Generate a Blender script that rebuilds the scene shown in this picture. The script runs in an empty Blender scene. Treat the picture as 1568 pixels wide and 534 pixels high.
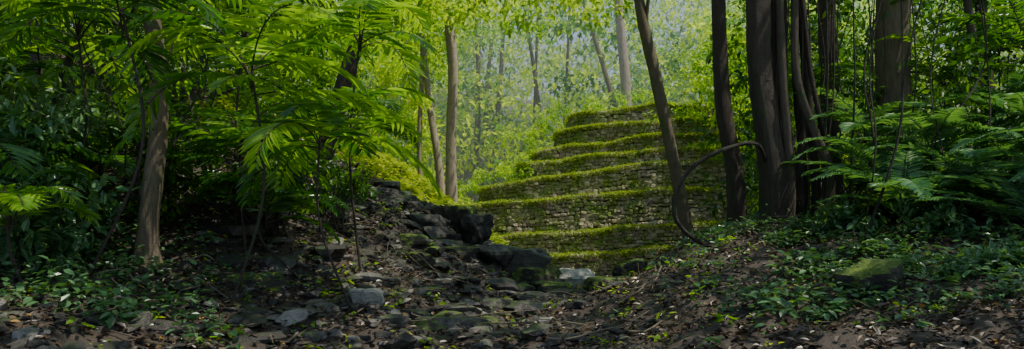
import bpy, math, numpy as np
from mathutils import Vector
rng=np.random.default_rng(11)
scene=bpy.context.scene
R=math.radians

# ---------------------------------------------------------------- helpers
_lat=np.random.default_rng(3).random((256,256))
def vnoise(x,y,s=0):
    x=np.asarray(x,float)+s*17.3; y=np.asarray(y,float)+s*9.1
    xi=np.floor(x).astype(int); yi=np.floor(y).astype(int)
    fx=x-xi; fy=y-yi; fx=fx*fx*(3-2*fx); fy=fy*fy*(3-2*fy)
    a=_lat[xi%256,yi%256]; b=_lat[(xi+1)%256,yi%256]; c=_lat[xi%256,(yi+1)%256]; d=_lat[(xi+1)%256,(yi+1)%256]
    return (a*(1-fx)+b*fx)*(1-fy)+(c*(1-fx)+d*fx)*fy
def fbm(x,y,s=0,o=4):
    t=0;a=.5
    for i in range(o):
        t=t+a*(vnoise(x*2**i,y*2**i,s+i)-.5); a*=.5
    return t
def H(x,y):
    x=np.asarray(x,float); y=np.asarray(y,float)
    xc=np.interp(y,[0,10,19,30,60],[-.9,-.7,1.7,3,5])
    zv=np.interp(y,[-30,0,10,20,31,45,60,90,140],[.6,.05,0,-.25,-.9,-.2,2.5,10,22])
    d=x-xc
    wL=np.interp(y,[10,18,24,29,34],[.9,.6,1.4,4.0,5.0]); sL=np.interp(y,[4,10,14,18,25,33],[.08,.27,.58,.74,1.12,.6])
    t=np.log1p(np.exp(np.clip((-d-wL)*2.5,-30,60)))/2.5
    left=sL*(8*(1-np.exp(-t/8)))
    sR=np.interp(y,[4,10,15,20,25,29],[.03,.12,.40,.42,.2,.02]); t2=np.log1p(np.exp(np.clip((d-1.0)*2.5,-30,60)))/2.5
    right=sR*3.6*(1-np.exp(-t2/2.0))+np.interp(y,[5,12,24,29],[.05,.11,.09,.01])*t2
    far=np.clip((y-42)/20,0,1)
    n=fbm(x*.7,y*.7,1)*.5+fbm(x*2.6,y*2.6,4,3)*.3
    return zv+left*(1-far*.4)+right+n

def unit(v): return v/np.maximum(np.linalg.norm(v,axis=-1,keepdims=True),1e-9)
def rdir(n): return unit(rng.normal(size=(n,3)))

def link(o,parent=None):
    scene.collection.objects.link(o)
    if parent is not None: o.parent=parent
    return o
def empty(name):
    e=bpy.data.objects.new(name,None); e.empty_display_size=.3
    return link(e)
def mesh_obj(name,V,F,mat,tint=None,smooth=False,parent=None):
    V=np.asarray(V,np.float32); F=np.asarray(F,np.int32); k=F.shape[1]
    me=bpy.data.meshes.new(name)
    me.vertices.add(len(V)); me.vertices.foreach_set('co',V.ravel())
    me.loops.add(F.size); me.loops.foreach_set('vertex_index',F.ravel())
    me.polygons.add(len(F)); me.polygons.foreach_set('loop_start',np.arange(len(F),dtype=np.int32)*k)
    try: me.polygons.foreach_set('loop_total',np.full(len(F),k,np.int32))
    except Exception: pass
    me.polygons.foreach_set('use_smooth',np.full(len(F),smooth,bool))
    me.update(calc_edges=True)
    if tint is not None:
        a=me.attributes.new('tint','FLOAT','POINT'); a.data.foreach_set('value',np.asarray(tint,np.float32))
    me.materials.append(mat)
    return link(bpy.data.objects.new(name,me),parent)

class Batch:
    def __init__(s): s.V=[];s.F=[];s.T=[];s.n=0
    def add(s,V,F,T):
        s.V.append(V);s.F.append(F+s.n);s.T.append(T);s.n+=len(V)
    def obj(s,name,mat,parent=None,smooth=False):
        return mesh_obj(name,np.concatenate(s.V),np.concatenate(s.F),mat,np.concatenate(s.T),smooth,parent)

T6=np.array([(0,0,0),(.28,.5,1),(.68,.40,.7),(1,0,-.9),(.68,-.40,.7),(.28,-.5,1)])
F6=np.array([(0,3,2,1),(0,5,4,3)])
T4=np.array([(0,0,0),(.42,.5,.8),(1,0,-.8),(.42,-.5,.8)])
F4=np.array([(0,3,2,1)])
def leaves(B,P,D,N,L,W,tint,kind=6,fold=.16):
    n=len(P)
    if n==0: return
    T,F=(T6,F6) if kind==6 else (T4,F4)
    L=np.broadcast_to(L,(n,)); W=np.broadcast_to(W,(n,)); tint=np.broadcast_to(tint,(n,))
    S=unit(np.cross(D,N)); N2=np.cross(S,D)
    V=P[:,None]+D[:,None]*(T[None,:,0:1]*L[:,None,None])+S[:,None]*(T[None,:,1:2]*W[:,None,None])+N2[:,None]*(T[None,:,2:3]*W[:,None,None]*fold)
    k=len(T)
    Fs=(F[None]+np.arange(n)[:,None,None]*k).reshape(-1,4)
    B.add(V.reshape(-1,3),Fs,np.repeat(tint,k))

def clumps(B,C,r,n,size,kind=6,flat=.6,tbase=.5,tvar=.25,up=1.2,asp=.5):
    C=np.asarray(C,float); m=len(C)
    r=np.broadcast_to(r,(m,)); 
    P=np.repeat(C,n,0); rr=np.repeat(r,n)
    k=max(3,n//14)
    tw=rng.normal(size=(m,k,3))*np.array([.55,.55,.55*flat]); idx=rng.integers(0,k,size=(m*n))
    g=rng.normal(size=(m*n,3))*np.array([.5,.5,.5*flat])
    off=tw[np.repeat(np.arange(m),n),idx]+g*.42
    P=P+off*rr[:,None]
    D=unit(unit(off)*.7+rdir(m*n)*.9+np.array([0,0,-.35]))
    N=unit(rdir(m*n)*.8+np.array([0,0,up]))
    L=size*rng.uniform(.6,1.3,m*n)
    ct=np.repeat(rng.normal(size=m)*tvar*.8,n)
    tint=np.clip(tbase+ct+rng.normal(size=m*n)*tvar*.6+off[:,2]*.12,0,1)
    leaves(B,P,D,N,L,L*asp,tint,kind)

def cr(pts,n):
    p=np.asarray(pts,float); m=len(p)
    if m==2: 
        t=np.linspace(0,1,n)[:,None]; return p[0]*(1-t)+p[1]*t
    q=np.vstack([2*p[0]-p[1],p,2*p[-1]-p[-2]])
    out=[]
    for u in np.linspace(0,m-1-1e-6,n):
        i=int(u);t=u-i;a,b,c,d=q[i],q[i+1],q[i+2],q[i+3]
        out.append(.5*((2*b)+(-a+c)*t+(2*a-5*b+4*c-d)*t*t+(-a+3*b-3*c+d)*t**3))
    return np.array(out)
def tube(B,pts,rad,n=24,seg=10,rough=.08,flute=0,tint=.5,wob=0.0,flare=0):
    P=cr(pts,n); m=len(pts)
    rad=np.interp(np.linspace(0,1,n),np.linspace(0,1,len(rad)),rad)
    if wob: P=P+np.cumsum(rng.normal(size=P.shape)*wob,0)*np.linspace(0,1,n)[:,None]
    T=unit(np.gradient(P,axis=0))
    ref=np.array([1.,0.1,0]) if abs(T[:,0]).mean()<.8 else np.array([0,0,1.])
    A=unit(np.cross(T,ref)); Bn=np.cross(T,A)
    th=np.linspace(0,2*np.pi,seg,endpoint=False)
    ph=rng.random()*6; z=np.arange(n)[:,None]
    rr=rad[:,None]*(1+rough*rng.normal(size=(n,seg))*.6+rough*np.sin(3*th+ph+z*.15)+flute*np.sin(5*th+ph*2+z*.05))
    if flare:
        k=np.exp(-np.linspace(0,1,n)[:,None]*n/2.0)
        rr=rr*(1+flare*k*(1+.5*np.sin(4*th+ph)))
    V=P[:,None]+A[:,None]*(np.cos(th)[None,:,None]*rr[...,None])+Bn[:,None]*(np.sin(th)[None,:,None]*rr[...,None])
    i=np.arange(n-1)[:,None]*seg; j=np.arange(seg)[None]; j2=(j+1)%seg
    F=np.stack([i+j,i+j2,i+seg+j2,i+seg+j],-1).reshape(-1,4)
    B.add(V.reshape(-1,3),F,np.full(n*seg,tint))
    return P

# rocks -----------------------------------------------------------
import bmesh
def ico(sub):
    bm=bmesh.new(); bmesh.ops.create_icosphere(bm,subdivisions=sub,radius=1)
    V=np.array([v.co[:] for v in bm.verts]); F=np.array([[v.index for v in f.verts] for f in bm.faces]); bm.free()
    return unit(V),F
ICO={s:ico(s) for s in (2,3,4)}
def rock_shape(sub,box=False,planes=11):
    D,F=ICO[sub]
    if box:
        n=np.vstack([np.eye(3),-np.eye(3)])+rng.normal(size=(6,3))*.13; n=unit(n); h=rng.uniform(.82,1,6)
        n=np.vstack([n,rdir(5)]); h=np.r_[h,rng.uniform(1.05,1.35,5)]
    else:
        n=rdir(planes); h=rng.uniform(.55,1.0,planes); n=np.vstack([n,[0,0,-1],[0,0,1]]); h=np.r_[h,.7,rng.uniform(.5,.8)]
    d=D@n.T
    r=np.where(d>.05,h/np.maximum(d,.05),9).min(1); r=np.minimum(r,1.6)
    V=D*r[:,None]
    if sub>=3: V=V*(1+.05*rng.normal(size=(len(V),1))*(.6 if sub==3 else .35))
    return V
RS=[rock_shape(2) for _ in range(30)]; BS=[rock_shape(2,True) for _ in range(40)]
def rocks(B,P,S,shapes,yaw=None,tilt=.3,tint=None):
    D,F=ICO[2]; P=np.asarray(P); n=len(P)
    for q in range(len(shapes)):
        ii=np.arange(q,n,len(shapes)); 
        if len(ii)==0: continue
        m=len(ii); a=(rng.random(m)*6.28 if yaw is None else yaw[ii]); c,s=np.cos(a),np.sin(a)
        V=shapes[q][None]*S[ii][:,None]
        if tilt:
            tx=rng.normal(size=m)*tilt; ct,st=np.cos(tx)[:,None],np.sin(tx)[:,None]
            y=V[...,1]*ct-V[...,2]*st; z=V[...,1]*st+V[...,2]*ct; V=np.stack([V[...,0],y,z],-1)
        x=V[...,0]*c[:,None]-V[...,1]*s[:,None]; y=V[...,0]*s[:,None]+V[...,1]*c[:,None]
        V=np.stack([x,y,V[...,2]],-1)+P[ii][:,None]
        Fs=(F[None]+np.arange(m)[:,None,None]*len(D)).reshape(-1,3)
        tt=rng.random(m) if tint is None else tint[ii]
        B.add(V.reshape(-1,3),Fs,np.repeat(tt,len(D)))

# ---------------------------------------------------------------- materials
def newmat(name):
    m=bpy.data.materials.new(name); m.use_nodes=True; nt=m.node_tree; nt.nodes.clear()
    out=nt.nodes.new('ShaderNodeOutputMaterial'); return m,nt,out
def ramp(nt,fac,stops):
    r=nt.nodes.new('ShaderNodeValToRGB'); e=r.color_ramp.elements
    while len(e)<len(stops): e.new(.5)
    for k,(p,c) in enumerate(stops): e[k].position=p; e[k].color=(*c,1)
    nt.links.new(fac,r.inputs[0]); return r.outputs[0]
def leafmat(name,stops,trans=.35,tcol=(1.6,1.7,.5),rough=.38,spec=.5):
    m,nt,out=newmat(name); L=nt.links
    a=nt.nodes.new('ShaderNodeAttribute'); a.attribute_name='tint'
    col=ramp(nt,a.outputs['Fac'],stops)
    p=nt.nodes.new('ShaderNodeBsdfPrincipled'); L.new(col,p.inputs['Base Color'])
    p.inputs['Roughness'].default_value=rough; p.inputs['Specular IOR Level'].default_value=spec
    mul=nt.nodes.new('ShaderNodeMix'); mul.data_type='RGBA'; mul.blend_type='MULTIPLY'; mul.inputs[0].default_value=1; mul.clamp_result=False
    L.new(col,mul.inputs[6]); mul.inputs[7].default_value=(*tcol,1)
    t=nt.nodes.new('ShaderNodeBsdfTranslucent'); L.new(mul.outputs[2],t.inputs[0])
    mx=nt.nodes.new('ShaderNodeMixShader'); mx.inputs[0].default_value=trans
    L.new(p.outputs[0],mx.inputs[1]); L.new(t.outputs[0],mx.inputs[2]); L.new(mx.outputs[0],out.inputs[0]); return m
def noise(nt,scale,detail=5,rough=.6,vec=None,stretch=None):
    n=nt.nodes.new('ShaderNodeTexNoise'); n.inputs['Scale'].default_value=scale; n.inputs['Detail'].default_value=detail; n.inputs['Roughness'].default_value=rough
    g=nt.nodes.new('ShaderNodeNewGeometry'); v=g.outputs['Position']
    if stretch:
        mp=nt.nodes.new('ShaderNodeMapping'); mp.inputs['Scale'].default_value=stretch; nt.links.new(v,mp.inputs[0]); v=mp.outputs[0]
    nt.links.new(v,n.inputs['Vector']); return n.outputs[0]
def mixc(nt,f,a,b):
    m=nt.nodes.new('ShaderNodeMix'); m.data_type='RGBA'; nt.links.new(f,m.inputs[0]); nt.links.new(a,m.inputs[6]); nt.links.new(b,m.inputs[7]); return m.outputs[2]
def math_(nt,op,a,b=None,clamp=False):
    m=nt.nodes.new('ShaderNodeMath'); m.operation=op; m.use_clamp=clamp
    for i,v in enumerate((a,b)):
        if v is None: continue
        if isinstance(v,(int,float)): m.inputs[i].default_value=v
        else: nt.links.new(v,m.inputs[i])
    return m.outputs[0]
def solid(name,base,moss=None,mossamt=.5,scale=8,rough=.75,bump=.4,stretch=None,upmoss=0.0,bscale=30,spec=.5,mscale=2.5):
    m,nt,out=newmat(name); L=nt.links
    a=nt.nodes.new('ShaderNodeAttribute'); a.attribute_name='tint'
    n1=noise(nt,scale,6,.65,stretch=stretch)
    f=math_(nt,'ADD',math_(nt,'MULTIPLY',n1,.6),math_(nt,'MULTIPLY',a.outputs['Fac'],.4))
    col=ramp(nt,f,base)
    if moss:
        n2=noise(nt,mscale,5,.65); g=nt.nodes.new('ShaderNodeNewGeometry'); sx=nt.nodes.new('ShaderNodeSeparateXYZ'); L.new(g.outputs['Normal'],sx.inputs[0])
        f2=math_(nt,'ADD',n2,math_(nt,'MULTIPLY',sx.outputs[2],upmoss))
        f2=math_(nt,'MULTIPLY',math_(nt,'SUBTRACT',f2,1-mossamt),7,True)
        col=mixc(nt,f2,col,ramp(nt,noise(nt,14,3),moss))
    p=nt.nodes.new('ShaderNodeBsdfPrincipled'); L.new(col,p.inputs['Base Color']); p.inputs['Specular IOR Level'].default_value=spec
    rr=math_(nt,'ADD',math_(nt,'MULTIPLY',noise(nt,6,3),.4),rough-.2); L.new(rr,p.inputs['Roughness'])
    b=nt.nodes.new('ShaderNodeBump'); b.inputs['Strength'].default_value=bump; b.inputs['Distance'].default_value=.05
    L.new(noise(nt,bscale,6,.7,stretch=stretch),b.inputs['Height']); L.new(b.outputs[0],p.inputs['Normal'])
    L.new(p.outputs[0],out.inputs[0]); return m

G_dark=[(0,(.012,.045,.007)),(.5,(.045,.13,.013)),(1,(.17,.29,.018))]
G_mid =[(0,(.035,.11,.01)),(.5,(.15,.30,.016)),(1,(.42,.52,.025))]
G_far =[(0,(.04,.16,.04)),(.5,(.20,.42,.055)),(1,(.62,.72,.07))]  # paler, bluer greens: distance haze put into the leaf colour
G_pale=[(0,(.03,.08,.035)),(.5,(.07,.165,.06)),(1,(.16,.27,.12))]
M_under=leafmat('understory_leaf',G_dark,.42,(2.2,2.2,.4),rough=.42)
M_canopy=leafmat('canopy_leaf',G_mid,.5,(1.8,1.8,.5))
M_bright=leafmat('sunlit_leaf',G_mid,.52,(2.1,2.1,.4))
M_far=leafmat('distant_hazed_leaf',G_far,.5,(1.5,1.6,.8),rough=.65,spec=.2)
M_palm=leafmat('palm_leaf',[(0,(.014,.06,.012)),(.5,(.055,.16,.018)),(1,(.22,.37,.03))],.45,(2.3,2.3,.35),rough=.26)
M_fern=leafmat('fern_leaf',[(0,(.03,.10,.04)),(.5,(.08,.20,.075)),(1,(.15,.29,.11))],.35,rough=.38)
M_herb=leafmat('herb_leaf',G_pale,.3,rough=.28)
M_moss=leafmat('moss_blades',[(0,(.06,.12,.012)),(.5,(.18,.28,.022)),(1,(.40,.48,.04))],.42,(1.5,1.5,.4),rough=.7)
M_litter=leafmat('dead_leaf',[(0,(.022,.014,.009)),(.5,(.07,.044,.029)),(.93,(.17,.11,.06)),(1,(.34,.19,.04))],.08,(1,1,1),rough=.34)
M_bark=solid('bark',[(.2,(.06,.045,.028)),(.5,(.165,.125,.08)),(.8,(.31,.25,.17))],[(.3,(.05,.08,.02)),(.7,(.12,.17,.05))],.47,6,.85,.9,(3,3,.5),bscale=18)
M_barkd=solid('dark_bark',[(.2,(.018,.013,.009)),(.5,(.055,.039,.026)),(.8,(.14,.105,.07))],[(.3,(.02,.035,.01)),(.7,(.05,.08,.02))],.45,6,.8,.9,(3,3,.5),bscale=18)
M_barkp=solid('pale_bark',[(.2,(.2,.14,.09)),(.5,(.36,.28,.2)),(.8,(.55,.46,.35))],[(.3,(.08,.12,.04)),(.7,(.16,.2,.07))],.42,6,.85,.7,(3,3,.6),bscale=16)
M_rock=solid('wet_limestone',[(.25,(.014,.012,.010)),(.5,(.055,.047,.039)),(.74,(.24,.22,.19))],[(.3,(.02,.035,.008)),(.7,(.06,.085,.02))],.42,7,.40,.9,upmoss=.1,bscale=22)  # pale top stop: lighter stone, also standing in for glints
M_rockp=solid('pale_limestone',[(.2,(.13,.12,.10)),(.5,(.33,.30,.25)),(.8,(.58,.54,.47))],[(.3,(.03,.05,.015)),(.7,(.09,.12,.03))],.38,6,.6,1,upmoss=0,bscale=18)
M_rockm=solid('mossy_rock',[(.2,(.02,.017,.013)),(.5,(.06,.052,.04)),(.8,(.12,.105,.085))],[(.3,(.04,.08,.008)),(.7,(.16,.24,.02))],.48,7,.8,1,upmoss=.17,bscale=30)
M_ston=solid('temple_stone',[(.22,(.13,.095,.065)),(.5,(.38,.295,.215)),(.75,(.60,.50,.39))],[(.3,(.08,.14,.018)),(.7,(.24,.32,.045))],.53,5,.85,.8,upmoss=.12,bscale=20,mscale=1.3)
M_core=solid('temple_core',[(.2,(.05,.036,.024)),(.8,(.13,.095,.065))],[(.3,(.06,.10,.02)),(.7,(.17,.23,.04))],.58,4,.9,.6,upmoss=.6,bscale=14)
M_soil=solid('forest_soil',[(.2,(.018,.012,.008)),(.5,(.048,.033,.023)),(.8,(.10,.072,.052))],[(.3,(.02,.035,.008)),(.7,(.08,.12,.02))],.38,4,.6,.9,bscale=12)

# ---------------------------------------------------------------- ground
xs=np.concatenate([np.linspace(-120,-14,40),np.linspace(-13.7,16,240),np.linspace(16.5,120,40)])
ys=np.concatenate([np.linspace(-60,3,30),np.linspace(3.3,34,230),np.linspace(34.5,180,80)])
X,Y=np.meshgrid(xs,ys); Z=H(X,Y); nx,ny=len(xs),len(ys)
i=np.arange(ny-1)[:,None]*nx+np.arange(nx-1)[None]; F=np.stack([i,i+1,i+nx+1,i+nx],-1).reshape(-1,4)
mesh_obj('ground',np.stack([X,Y,Z],-1).reshape(-1,3),F,M_soil,np.full(nx*ny,.5),True)

# leaf litter
B=Batch(); n=85000
x=rng.uniform(-12,13,n); y=6+rng.random(n)**1.3*22
P=np.stack([x,y,H(x,y)+rng.uniform(.005,.05,n)],-1)
az=rng.random(n)*6.28; D=unit(np.stack([np.cos(az),np.sin(az),rng.normal(size=n)*.35],-1)); N=unit(rdir(n)*.6+[0,0,1])
leaves(B,P,D,N,rng.uniform(.05,.13,n),rng.uniform(.025,.06,n),np.clip(rng.normal(.42,.25,n),0,1))
B.obj('leaf_litter',M_litter)

# rubble stones
B=Batch(); n=6600
y=6.5+rng.random(n)**1.1*16; xc=np.interp(y,[0,10,19,30],[-.9,-.7,1.7,3]); x=xc+rng.normal(size=n)*np.interp(y,[7,12,20],[2.2,1.5,1.2])-rng.random(n)**1.3*5.5
s=.02+rng.gamma(1.0,.030,n); s=np.minimum(s,.24)
P=np.stack([x,y,H(x,y)+s*.12],-1)
S=s[:,None]*rng.uniform(.6,1.35,(n,3))*[1.3,1.1,.7]
rocks(B,P,S,RS,tint=np.clip(rng.normal(.47,.3,n),0,1))  # wide tint spread: some paler stones, partly imitating light-grey glints
B.obj('rubble_stones',M_rock)

def boulder(name,x,y,z,s,mat,yaw=0,sub=4,box=False,seed=None,planes=9,tint=.5,nz=.35):
    V=rock_shape(sub,box,planes)*np.array(s)
    a=R(yaw); V=np.stack([V[:,0]*math.cos(a)-V[:,1]*math.sin(a),V[:,0]*math.sin(a)+V[:,1]*math.cos(a),V[:,2]],-1)
    k=fbm(V[:,0]*4+x,V[:,2]*4+V[:,1]*3,5,3)[:,None]; V=V*(1+k*nz)
    mesh_obj(name,V+[x,y,z],ICO[sub][1],mat,np.full(len(V),tint))
boulder('boulder',-1.3,18,1.5,(.55,.45,.55),M_rockm,10,planes=16,tint=.2,nz=.7)
boulder('boulder',-.85,17.9,1.3,(.5,.4,.55),M_rock,60,planes=16,tint=.2,nz=.7)
boulder('boulder',-1.75,17.6,1.2,(.35,.3,.3),M_rock,40,tint=.2)
boulder('boulder',-.5,17.6,.75,(.4,.3,.35),M_rock,40,tint=.2)
boulder('boulder',-3.0,18,2.0,(.45,.4,.35),M_rock,20,planes=16,tint=.1,nz=.6)
boulder('boulder',-.1,17.9,.5,(.8,.5,.5),M_rock,-10,planes=14,tint=.2)
boulder('boulder',.45,17.5,.2,(.55,.4,.5),M_rockm,60,planes=14,tint=.2)
boulder('boulder',.8,17.0,0,(.4,.35,.35),M_rockm,30,tint=.3)
boulder('pale_boulder',1.5,18.7,.14,(.48,.4,.38),M_rockp,5,planes=26,tint=.95)
boulder('pale_slab',-.9,12.0,.14,(.4,.4,.10),M_rockp,-20,planes=16,tint=.2)
boulder('pale_boulder',-2.1,11.0,.46,(.2,.18,.17),M_rockp,30,planes=14,tint=.6)
boulder('boulder',-.25,12.8,.15,(.3,.25,.2),M_rock,30,tint=.5)
boulder('mossy_boulder',4.3,9.4,float(H(4.3,9.4))+.16,(.38,.3,.30),M_rockm,15,planes=20,tint=.5,nz=.6)
boulder('mossy_boulder',2.05,15.2,.25,(.42,.35,.28),M_rockm,0,tint=.3)
boulder('mossy_boulder',1.75,14.3,.05,(.32,.3,.22),M_rockm,60,tint=.3)
boulder('mossy_boulder',2.5,16.2,.5,(.4,.35,.28),M_rockm,60,tint=.3)
for _ in range(64):
    y=rng.uniform(10.5,20); xc=np.interp(y,[0,10,19,30],[-.9,-.7,1.7,3]); x=xc-rng.random()*5+.3; s=rng.uniform(.14,.36)
    boulder('boulder',x,y,float(H(x,y))+s*.1,(s*1.2,s,s*.7),M_rock if rng.random()<.65 else M_rockm,rng.uniform(0,360),3,tint=rng.uniform(.05,.6))

# twigs and roots
B=Batch()
for _ in range(260):
    y=rng.uniform(8,20); x=rng.uniform(-8,9); a=rng.random()*6.28; l=rng.uniform(.3,1.6); k=5
    t=np.linspace(0,1,k); xx=x+np.cos(a)*l*t+rng.normal(size=k)*.06; yy=y+np.sin(a)*l*t+rng.normal(size=k)*.06
    zz=H(xx,yy)+.05+rng.random(k)*.06+t*rng.uniform(0,.25)
    tube(B,np.stack([xx,yy,zz],-1),[rng.uniform(.006,.022),.004],10,5,tint=rng.random())
B.obj('fallen_twigs',M_bark)

# ---------------------------------------------------------------- pyramid
py=empty('stepped_stone_pyramid')
tiers=[(30.9,-2.9,-.28,5.74,.355),(31.6,-2.9,.56,5.87,1.26),(32.4,-2.55,1.97,6.0,2.69),(33.3,-1.28,2.8,6.17,3.89),
       (34.2,.40,3.84,6.3,4.50),(34.9,1.05,4.46,6.46,5.16),(35.7,2.2,5.50,6.6,5.90),(36.6,2.85,6.30,6.8,6.74)]
SB=Batch(); CB=Batch(); MB=Batch(); LB=Batch()
XR=14.
def ztop(t,x):
    yf,xL,zL,xr,zR=t; s=(zR-zL)/(xr-xL); 
    return zL+s*(np.minimum(x,xr)-xL)+.02*(np.maximum(x-xr,0))+.04*np.sin(x*1.7+yf*3)+fbm(np.asarray(x)*1.3,yf*3.,2)*.12
for ti,t in enumerate(tiers):
    yf,xL,zL,xr,zR=t
    prev=tiers[ti-1] if ti else None
    rc=.9
    pl=[(xL,43.)]; 
    for a in np.linspace(180,270,7): pl.append((xL+rc+rc*math.cos(R(a)),yf+rc+rc*math.sin(R(a))))
    for xx in np.arange(xL+rc+.4,XR+.3,.4): pl.append((xx,yf+.06*math.sin(xx*.8+ti)+.02*rng.normal()))
    pl=np.array(pl); pl[0]=(xL,43.)
    pl=np.vstack([[(xL,v) for v in np.arange(43,yf+rc+.3,-.8)],pl[1:]])
    seg=np.linalg.norm(np.diff(pl,axis=0),axis=1); cum=np.r_[0,np.cumsum(seg)]; tot=cum[-1]
    def at(s): 
        return np.stack([np.interp(s,cum,pl[:,0]),np.interp(s,cum,pl[:,1])],-1)
    n=len(pl); zt=ztop(t,pl[:,0]); zb=(ztop(prev,pl[:,0])-.35) if prev else np.full(n,-1.8)
    tan=unit(np.gradient(pl,axis=0)); nor=np.stack([tan[:,1],-tan[:,0]],-1)
    inn=pl-nor*.06
    topb=np.stack([pl[:,0]*0+np.clip(pl[:,0],xL+1.5,XR),np.full(n,43.)],-1)
    V=np.vstack([np.c_[inn+nor*.12,zb],np.c_[inn,zt-.05],np.c_[topb,zt+.02]])
    i=np.arange(n-1); F=np.vstack([np.stack([i,i+1,i+n+1,i+n],-1),np.stack([i+n,i+n+1,i+2*n+1,i+2*n],-1)])
    CB.add(V,F,np.full(len(V),.5))
    P=[];S=[];YW=[];TT=[]
    smax=tot; s0=cum[np.argmin(abs(pl[:,1]-(yf+4)))]
    hh=float(np.max(zt-zb))
    z=0
    while z<hh:
        ch=rng.uniform(.11,.18); s=s0+rng.random()*.2
        while s<smax:
            w=rng.uniform(.10,.26) if rng.random()<.85 else rng.uniform(.26,.44)
            sm=s+w/2; p=at(sm); x_=p[0]; 
            top=float(ztop(t,x_)); zz=top-z-ch/2-.02+.03*math.sin(s*1.3+z*5)*min(z*3,1)
            bot=float(ztop(prev,x_))-.12 if prev else -1.1
            if zz>bot:
                q=at(sm+.05)-at(sm-.05); a=math.atan2(q[1],q[0]); nr=np.array([q[1],-q[0]])/max(np.linalg.norm(q),1e-6)
                if nr[1]>.3 : nr=-nr
                lean=(z)*.08; pp=p+nr*(lean+rng.normal()*.018)
                hs=ch*rng.uniform(.52,.66)
                P.append((pp[0],pp[1],zz+rng.normal()*.016)); S.append((w*.58,.11,hs)); YW.append(a+rng.normal()*.06); TT.append(np.clip(rng.normal(.5,.32),0,1))
            s+=w
        z+=ch
    rocks(SB,np.array(P),np.array(S),BS,np.array(YW),.06,np.array(TT))
    n=14000; s=rng.uniform(s0,smax,n); p=at(s); q=at(s+.05)-at(s-.05); nr=unit(np.stack([q[:,1],-q[:,0]],-1))
    dens=fbm(s*1.1,s*0+ti*7,3)+.31; keep=rng.random(n)<np.clip(dens*2.4,.2,1); p,nr=p[keep],nr[keep]; m=len(p)
    inset=rng.gamma(1.2,.17,m)-.20; pos=np.c_[p-nr*inset[:,None],ztop(t,p[:,0])+rng.uniform(-.04,.05,m)-np.where(inset<-.02,rng.random(m)**1.7*.2,0)]
    D=unit(np.c_[nr*.7,np.full(m,.15)]+rng.normal(size=(m,3))*.5); N=unit(rng.normal(size=(m,3))*.5+[0,-.3,1])
    L=rng.uniform(.04,.10,m)
    leaves(MB,pos,D,N,L,L*.55,np.clip(rng.normal(.7,.25,m),0,1),4)
    m=5500; s=rng.uniform(s0,smax,m); p=at(s); zt_=ztop(t,p[:,0]); zb_=(ztop(prev,p[:,0]) if prev else zt_-1.1)
    f=rng.random(m)**1.3; pos=np.c_[p[:,0],p[:,1]-.13-f*.08,zt_*(1-f)+zb_*f]; k=fbm(pos[:,0]*.8,pos[:,2]*1.1,9)+(1-f)*.06>.045; pos=pos[k]; m=len(pos)
    D=unit(rng.normal(size=(m,3))*.6+[0,-.8,-.1]); N=unit(rng.normal(size=(m,3))*.5+[0,-.5,.8]); L=rng.uniform(.03,.08,m)
    leaves(MB,pos,D,N,L,L*.6,np.clip(rng.normal(.45,.2,m),0,1),4)
CB.obj('core',M_core,py); SB.obj('wall_stones',M_ston,py); MB.obj('ledge_moss',M_moss,py)

# ---------------------------------------------------------------- trees
def tree(name,pts,rad,mat,crown=None,leafm=None,seg=14,flare=.5,flute=.04,n=40,limbs=5,size=.22,kind=6,nl=100,extra=None):
    e=empty(name); B=Batch(); P=tube(B,pts,rad,n,seg,.05,flute,flare=flare)
    for ex in (extra or []): tube(B,ex[0],ex[1],36,9,.1,.08,flare=.4,tint=rng.random(),wob=.006)
    if crown:
        cx,cy,cz,cr_,num=crown
        for k in range(limbs):
            st=P[int(n*rng.uniform(.72,.97))]; tgt=np.array([cx,cy,cz])+rng.normal(size=3)*[cr_*.6,cr_*.6,cr_*.3]
            mid=(st+tgt)/2+rng.normal(size=3)*.3+[0,0,.2]
            tube(B,[st,mid,tgt],[rad[-1]*.6,rad[-1]*.15],12,6,tint=.5)
        ctr=np.array([cx,cy,cz])+rng.normal(size=(num,3))*[cr_*.55,cr_*.55,cr_*.3]
        LB=Batch(); clumps(LB,ctr,cr_*.32,nl,size,kind,tbase=.55)
        LB.obj('crown',leafm or M_canopy,e)
    B.obj('trunk',mat,e,True)
    return e
tree('rainforest_tree',[(-5.07,11,.5),(-5.02,11,1.5),(-4.88,11,2.8),(-4.92,11,3.9),(-5.0,11,4.7),(-5.2,11.2,8),(-5.0,11.4,11)],[.18,.13,.125,.12,.11,.1,.07],M_bark,(-5.,11.5,11.5,3.2,16),flare=.9)
tree('leaning_tree',[(-4.7,18,1.5),(-4.15,18,3.3),(-3.75,18,4.8),(-3.3,18,5.8),(-2.3,18,6.9),(-1.5,18.5,9.5)],[.2,.19,.18,.15,.13,.1],M_barkd,(-3.2,16,10,2.2,8),flare=.3)
tree('rainforest_tree',[(-2.25,30,.9),(-2.3,30,4),(-2.22,30,7),(-2.35,30,9.2),(-2.2,30,13)],[.24,.2,.19,.2,.12],M_barkp,(-2.2,30,13.5,3.2,12),M_bright)
tree('rainforest_tree',[(-2.7,31,1.0),(-2.85,31,3.5),(-3.2,31,5.8),(-3.6,31,9),(-4.6,31,12)],[.2,.15,.12,.11,.1],M_barkp,(-4.8,31,12,2.6,9),M_bright)
tree('slender_tree',[(-3.5,31,1.2),(-3.6,31,4.5),(-3.5,31,8),(-3.7,31,11)],[.1,.09,.08,.05],M_barkp,(-3.7,31,10.5,2,8),M_bright)
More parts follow.
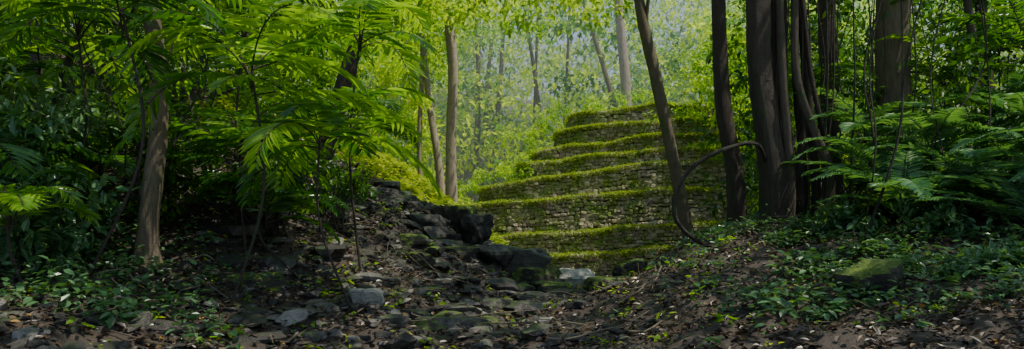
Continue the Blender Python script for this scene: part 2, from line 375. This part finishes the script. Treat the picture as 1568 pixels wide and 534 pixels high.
tree('leaning_tree',[(4.95,22,.7),(4.8,22,1.4),(4.45,22,3.2),(3.95,22,5.5),(3.5,22,7.6),(3.1,22,11)],[.2,.17,.165,.16,.15,.1],M_bark,(4.6,20,12,2.4,6),flare=.3)
tree('rainforest_tree',[(6.2,44,2),(6.3,44,8),(5.9,44,13),(5.6,44,18)],[.3,.28,.24,.2],M_barkp,(5.5,44,19,3.5,20),M_far,kind=4)
tree('rainforest_tree',[(4.85,17,.9),(4.75,17,2.5),(4.5,17,4),(4.4,17,6.2),(4.3,17,10.5)],[.22,.18,.17,.15,.1],M_barkd,(4.4,17,11,3,10))
ex=[]
for k in range(9):
    x=4.75+rng.uniform(-.25,1.25); y=15+rng.uniform(-.3,.5)
    ex.append(([(x,y,float(H(x,y))-.1),(x+rng.normal()*.1,y,2.4),(x*.75+1.2+rng.normal()*.1,y,4.2),(x*.5+2.4,15,7),(4.75,15,10)],[rng.uniform(.05,.12),rng.uniform(.04,.09),.05]))
tree('strangler_fig_tree',[(5.1,15,.9),(4.95,15,2.4),(4.7,15,4.2),(4.65,15,5.8),(4.7,15,10.5)],[.34,.26,.23,.23,.2],M_barkd,(4.8,15,11.5,3.5,14),flute=.14,flare=.5,extra=ex)
tree('rainforest_tree',[(8.75,18,1.4),(8.7,18,3),(8.6,18,5),(8.6,18,7),(8.5,18,11)],[.42,.39,.37,.36,.25],M_bark,(8.5,18,12,3.6,14),flare=.3)
tree('rainforest_tree',[(7.7,19,1.2),(7.6,19,4),(7.5,19,7),(7.6,19,11)],[.24,.22,.2,.14],M_barkd,(7.6,19,12,3,9))
tree('slender_tree',[(10.2,17,1.3),(10.1,17,3.5),(9.7,17,6.3),(9.4,17,10)],[.1,.09,.08,.06],M_barkd,(9.5,17,10.5,2,8))
tree('slender_tree',[(-7.2,13,1),(-7.5,13,3),(-7.0,13,5.2),(-6.9,13,9)],[.08,.07,.06,.05],M_barkd,(-7,13,9.5,2,8))
tree('slender_tree',[(-9.2,15,1.4),(-8.9,15,3.5),(-9.1,15,5.7),(-9.4,15,10)],[.12,.1,.09,.07],M_barkd,(-9.3,15,10.5,2.4,8))
tree('slender_tree',[(11.8,20,1.4),(12,20,4),(11.7,20,8),(12,20,11)],[.17,.14,.13,.1],M_barkd,(12,20,11.5,2.5,8))

# vines and aerial roots
B=Batch()
tube(B,[(4.85,15.1,2.5),(4.4,14.3,2.88),(3.74,14,2.77),(3.17,14,2.45),(2.88,14,2.0),(2.86,14,1.6),(3.05,14,1.31),(3.34,14,1.12),(3.8,14.1,.95)],[.032,.038,.04,.038],50,7,tint=0)
for _ in range(16):
    x=rng.uniform(5,7.4); y=rng.uniform(14.4,16.5); x1=x+rng.normal()*.15
    tube(B,[(x,y,float(H(x,y))-.05),(x+rng.normal()*.12,y,2.5),((x+x1)/2+rng.normal()*.12,y,4.2),(x1,y,7)],[rng.uniform(.012,.03),.012],26,6,tint=rng.random()*.5,wob=.004)
for _ in range(40):
    sgn=-1 if rng.random()<.6 else 1
    y=rng.uniform(11,20); x=sgn*rng.uniform(.36,.62)*y; x1=x+rng.normal()*1.2
    tube(B,[(x,y,float(H(x,y))),((x*2+x1)/3+rng.normal()*.3,y,2.7),((x+2*x1)/3+rng.normal()*.3,y+.3,4.4),(x1,y,7.5)],[rng.uniform(.01,.03),.01],26,5,tint=rng.random()*.5,wob=.008)
B.obj('hanging_vines',M_barkd)

# ---------------------------------------------------------------- palms and ferns
def frond(SB,LB,base,az,length,e0,e1,nl,ll,lw,tint,vang=.25,r=.012,droop=.22):
    k=14; t=np.linspace(0,1,k); e=R(e0)+(R(e1)-R(e0))*t**1.2; a_=az+rng.normal()*.35*t; h=np.stack([np.cos(a_),np.sin(a_),0*t],-1)
    d=np.cos(e)[:,None]*h+np.sin(e)[:,None]*np.array([0,0,1.]); P=np.array(base)+np.vstack([[0,0,0],np.cumsum(d[:-1],0)])*length/(k-1)
    tube(SB,P,[r,r*.3],14,5,tint=.5)
    s=np.linspace(.16,.99,nl); pos=np.stack([np.interp(s,t,P[:,i]) for i in range(3)],-1); T=unit(np.stack([np.interp(s,t,d[:,i]) for i in range(3)],-1))
    side=np.cross(T,[0,0,1.]); side=unit(side); up=np.cross(side,T)
    prof=np.sin(np.pi*(s*.86+.1))**.6*(1-.25*s)
    for sg in (-1,1):
        D=unit(side*sg*(1.0)+T*(.35+.6*s[:,None])+up*vang-np.array([0,0,droop])+rng.normal(size=(nl,3))*.09)
        N=unit(up-side*sg*vang+rng.normal(size=(nl,3))*.12)
        leaves(LB,pos,D,N,ll*prof*rng.uniform(.8,1.12,nl),lw*(.6+.4*prof),np.clip(tint+rng.normal(size=nl)*.14,0,1),6,.35)
def palm(name,x,y,zc,nf,length,ll=.5,lw=.055,tint=.5,e0=(20,75),e1=(-65,-20),nl=24,az0=None,mat=M_palm,stemr=.02,droop=.3):
    e=empty(name); SB=Batch(); LB=Batch(); g=float(H(x,y)); 
    if zc-g>.2: tube(SB,[(x+rng.normal()*.35,y,g-.1),(x+rng.normal()*.1,y,(g+zc)/2),(x,y,zc)],[stemr,stemr*.8],14,7,tint=.4)
    for k in range(nf):
        az=(k*2.4+rng.random()*1.0) if az0 is None else az0+rng.normal()*.8
        frond(SB,LB,(x,y,zc-rng.random()*.35),az,length*rng.uniform(.7,1.2),rng.uniform(*e0),rng.uniform(*e1),nl,ll,lw,tint+rng.normal()*.2,droop=droop)
    SB.obj('stems',M_barkd if mat is M_palm else M_fern,e,True); LB.obj('fronds',mat,e)
big=dict(ll=.66,lw=.07,nl=16,e0=(10,80),e1=(-85,-25),droop=.45)
palm('palm',-2.55,10.6,2.8,9,1.8,tint=.65,**big)
palm('palm',-3.2,9.8,3.4,10,2.1,tint=.8,**big)
palm('palm',-4.1,12.0,2.7,10,1.9,tint=.5,**big)
palm('palm',-4.3,12.8,4.7,11,2.2,tint=.8,**big)
palm('palm',-2.4,12.6,4.5,9,1.6,tint=.8,**big)
palm('palm',-6.0,11.0,4.2,10,2.2,tint=.45,**big)
palm('palm',-4.7,9.6,4.1,9,2.0,tint=.5,**big)
palm('palm',-3.7,12.0,1.8,9,1.4,tint=.4,ll=.45)
palm('palm',-4.5,12.9,2.1,9,1.4,tint=.4,ll=.45)
palm('palm',-6.4,12.0,2.5,10,1.7,tint=.4)
palm('palm',-7.0,10.6,2.5,10,1.7,tint=.5,**big)
palm('palm',-3.2,15.5,3.4,10,1.6,tint=.5)
palm('palm',-8.2,12.6,3.7,12,2.0,tint=.4)
palm('palm',-5.6,8.9,1.75,7,1.1,tint=.6,ll=.4,lw=.045)
for (x,y,zc) in [(6.4,13.8,2.3),(7.4,14,2.9),(8.2,13.2,2.8),(9.0,14,3.3),(7.2,12.4,2.1),(8.0,12,2.3),(6.9,15.5,3.4),(9.8,15.5,3.9),(9.9,13.9,3.1),(8.9,12.2,2.6),(7.3,11.2,1.7),(6.1,12.4,1.9),(8.3,10.9,2.0)]:
    palm('tree_fern',x,y,zc,12,1.8,ll=.38,lw=.05,tint=.65,nl=34,mat=M_fern,e0=(15,60),e1=(-50,-5),droop=.22)
for (x,y,zc) in [(9.5,17.5,4.6),(11,18,5.4),(6.4,17.5,4.5),(10,15.5,5.0)]:
    palm('palm',x,y,zc,12,2.0,tint=.45)

# ---------------------------------------------------------------- undergrowth
def herbs(name,cond,n,mat,size,hgt,tb=.5,nl=9):
    x,y=cond(n); n=len(x); B=Batch()
    C=np.stack([x,y,H(x,y)+rng.uniform(.3,1,n)*hgt],-1); P=np.repeat(C,nl,0); m=n*nl
    az=rng.random(m)*6.28; h=np.stack([np.cos(az),np.sin(az),np.zeros(m)],-1)
    P=P+h*rng.uniform(.01,.12,(m,1))+np.array([0,0,1.])*rng.normal(size=(m,1))*hgt*.25
    D=unit(h+np.array([0,0,1.])*rng.normal(-.1,.35,(m,1))); N=unit(np.array([0,0,1.])+rng.normal(size=(m,3))*.35)
    sz=np.repeat(rng.uniform(.55,1.4,n),nl)
    L=size*sz*rng.uniform(.6,1.2,m); t=np.clip(tb+np.repeat(rng.normal(size=n)*.2,nl)+rng.normal(size=m)*.12,0,1)
    leaves(B,P,D,N,L,L*.5,t); B.obj(name,mat)
def cl(n):
    y=rng.uniform(8,19,n); x=rng.uniform(-13,-1,n); k=(x<-.42*y-.0+rng.normal(size=n)*.7)&(rng.random(n)<.15+1.1*np.clip(.5+fbm(x,y,6)*3,0,1)); return x[k],y[k]
def crr(n):
    y=rng.uniform(7.5,19,n); x=rng.uniform(1.5,14,n); k=(x>.19*y+.9+rng.normal(size=n)*.7)&(rng.random(n)<1.1*np.clip(.4+fbm(x,y,8)*4.5,0,1)); return x[k],y[k]
herbs('bank_undergrowth',cl,3600,M_herb,.11,.28,.5)
herbs('bank_undergrowth',crr,6600,M_herb,.11,.22,.5)
herbs('seedlings',lambda n:(rng.uniform(-7,7,n),rng.uniform(7.5,18,n)),420,M_bright,.09,.1,.5,6)
def cs(n):
    y=rng.uniform(20,29,n); x=rng.uniform(-8,1,n); k=H(x,y)>.6; return x[k],y[k]
herbs('mossy_slope_plants',cs,11000,M_moss,.12,.08,.9,8)
def shrub(name,x,y,z,r,n,size,mat,num=9,tb=.5):
    e=empty(name); g=float(H(x,y)); SB=Batch(); LB=Batch(); C=np.array([x,y,z])+rng.normal(size=(num,3))*[r*.6,r*.5,r*.5]
    C[:,2]=np.maximum(C[:,2],g+.15)
    for c in C: tube(SB,[(x+rng.normal()*.1,y,g-.05),((x+c[0])/2,(y+c[1])/2,(g+c[2])/2+.1),c],[.016,.006],10,5,tint=.3)
    clumps(LB,C,r*.5,n,size,6,.7,tb,.2); SB.obj('stems',M_barkd,e,True); LB.obj('leaves',mat,e)
for (x,y,z,r,mt,sz) in [(-6.3,10.5,1.9,.9,M_herb,.17),(-5.9,9.5,1.3,.6,M_herb,.16),(-6.8,11.5,2.8,.9,M_herb,.16),(-7.5,12.5,3.6,1.3,M_under,.18),(-5.7,13,3.0,1.0,M_under,.16),
     (-3.3,14.5,2.3,.6,M_under,.12),(-4.6,14.2,2.8,.8,M_under,.13),(-3.9,13.2,2.4,.5,M_under,.11),(6.4,11.5,1.1,.5,M_herb,.13),(7.3,10.6,1.1,.5,M_herb,.14),(5.4,12.8,1.3,.5,M_herb,.13),(5.9,9.6,.7,.35,M_herb,.13),
     (6.1,13.6,1.6,.5,M_under,.14),(9,15,3.5,1.2,M_under,.17)]:
    shrub('broadleaf_shrub',x,y,z,r,100,sz,mt)

def mass(name,n,reg,r,nl,size,mat,kind=6,tb=.5,tv=.25,up=1.2):
    C=reg(n); B=Batch(); clumps(B,C,rng.uniform(.7,1.3,len(C))*r,nl,size,kind,.65,tb,tv,up); B.obj(name,mat); return C
def regL(n):
    y=rng.uniform(16,36,n); x=rng.uniform(-24,-2.5,n); z=H(x,y)+rng.random(n)**1.1*10
    k=(x<-.24*y+np.clip((z-4.8)*.25,0,1.2)+rng.normal(size=n)*.25); return np.stack([x,y,z],-1)[k]
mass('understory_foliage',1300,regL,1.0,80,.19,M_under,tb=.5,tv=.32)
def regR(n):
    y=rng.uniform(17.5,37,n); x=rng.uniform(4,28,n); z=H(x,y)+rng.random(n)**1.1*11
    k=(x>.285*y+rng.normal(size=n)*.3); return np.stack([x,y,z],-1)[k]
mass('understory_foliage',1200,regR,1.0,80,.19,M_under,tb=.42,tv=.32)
def regM(n):
    y=rng.uniform(28,42,n); x=rng.uniform(-11,-1.5,n); z=H(x,y)+rng.random(n)*12
    k=(x<-.10*y+np.clip((z-6)*.2,-.8,1)+rng.normal(size=n)*.3)&((z>4.2)|(y>33)); return np.stack([x,y,z],-1)[k]
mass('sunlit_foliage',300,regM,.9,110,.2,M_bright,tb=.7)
def regP(n):
    x=rng.uniform(7.4,13,n); y=rng.uniform(30,36,n); z=H(x,y)+2.6+rng.random(n)*7; return np.stack([x,y,z],-1)[(z>3+(9.3-x)*1.6)|(x>9.6)]
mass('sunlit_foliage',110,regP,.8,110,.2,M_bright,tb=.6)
C=[]
for (x,y,z) in [(-2.2,34.5,2.6),(-1.2,35,3.3),(-.3,35.2,4.0),(.6,36,4.7),(1.2,36.5,5.2),(1.9,37,5.9),(2.4,38,6.6),(4,39.5,7.2),(5.5,39.5,7.4),(7,39.5,7.5),(-1.9,33.6,2.2),(.1,34.6,3.5),(-3.3,31.5,2.3),(-3.6,33,3)]:
    for _ in range(4): C.append((x+rng.normal()*.4,y+rng.normal()*.4,z+rng.normal()*.25))
B=Batch(); clumps(B,C,.5,120,.13,4,.7,.65,.2); B.obj('flank_shrubs',M_bright)
def regT(n):
    y=rng.uniform(17,30,n); x=rng.uniform(-.2,.14,n)*y; z=1.6+y*rng.uniform(.235,.32,n); return np.stack([x,y,z],-1)
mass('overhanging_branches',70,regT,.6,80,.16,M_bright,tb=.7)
def regF(n):
    y=rng.uniform(46,95,n); x=rng.uniform(-.75,.8,n)*y; z=H(x,y)+rng.random(n)**1.1*18; return np.stack([x,y,z],-1)
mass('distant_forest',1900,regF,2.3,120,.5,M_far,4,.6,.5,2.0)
e=empty('distant_tree_trunks'); B=Batch()
for _ in range(9):
    y=rng.uniform(48,64); x=rng.uniform(-.14,.22)*y; g=float(H(x,y)); w=rng.normal()*1.2
    tube(B,[(x,y,g-.5),(x+w*.4+rng.normal()*.3,y,g+6),(x+w,y,g+16)],[rng.uniform(.1,.34),.1],20,8,tint=rng.random()*.6)
B.obj('trunks',M_bark,e,True)
def regC(n):
    x=rng.uniform(-32,32,n); y=rng.uniform(4,26,n); z=rng.uniform(9.2,14,n)
    sun_gap=(np.hypot((x-.3)/4.8,(y-12.3)/2.8)<1)|(np.hypot((x-11)/2.6,(y-13)/2.4)<1)|((y>19)&(x>-5)&(x<18))  # openings shaped to let sun through to the palms and the slope
    return np.stack([x,y,z],-1)[~sun_gap]
mass('shade_canopy',380,regC,1.7,70,.48,M_canopy,4,.5,.25,2.0)  # unseen leaf mass added overhead to block sun and sky from the foreground

# haze behind the temple, thickened to brighten the background, green tint for leaf light
m,nt,out=newmat('mist'); vs=nt.nodes.new('ShaderNodeVolumeScatter'); vs.inputs['Color'].default_value=(.93,1,.80,1); vs.inputs['Density'].default_value=.014; vs.inputs['Anisotropy'].default_value=0
nt.links.new(vs.outputs[0],out.inputs['Volume'])
x0,x1,y0,y1,z0,z1=-60,70,39.5,110,-3,24
V=[(x,y,z) for z in (z0,z1) for y in (y0,y1) for x in (x0,x1)]
mesh_obj('mist',V,[(0,2,3,1),(4,5,7,6),(0,1,5,4),(2,6,7,3),(0,4,6,2),(1,3,7,5)],m)

# ---------------------------------------------------------------- light
EL,AZ=64,103
w=bpy.data.worlds.new("World"); scene.world=w; w.use_nodes=True; nt=w.node_tree
sky=nt.nodes.new('ShaderNodeTexSky'); sky.sky_type='NISHITA'; sky.sun_disc=False; sky.sun_elevation=R(EL); sky.sun_rotation=R(AZ)
bg=nt.nodes['Background']; nt.links.new(sky.outputs[0],bg.inputs[0]); bg.inputs[1].default_value=.21
sd=bpy.data.lights.new('sun','SUN'); sd.energy=5; sd.angle=R(.5); sd.color=(1,.95,.80)
so=link(bpy.data.objects.new('sun',sd)); S=Vector((math.sin(R(AZ))*math.cos(R(EL)),math.cos(R(AZ))*math.cos(R(EL)),math.sin(R(EL))))
so.rotation_euler=S.to_track_quat('Z','Y').to_euler()

cam=bpy.data.cameras.new('camera'); co=link(bpy.data.objects.new('camera',cam)); co.location=(0,0,1.6); co.rotation_euler=(R(90),0,0)
cam.lens=28; cam.sensor_width=36; cam.shift_y=63/1568; cam.clip_end=500; scene.camera=co
print('polys',sum(len(o.data.polygons) for o in bpy.data.objects if o.type=='MESH'))
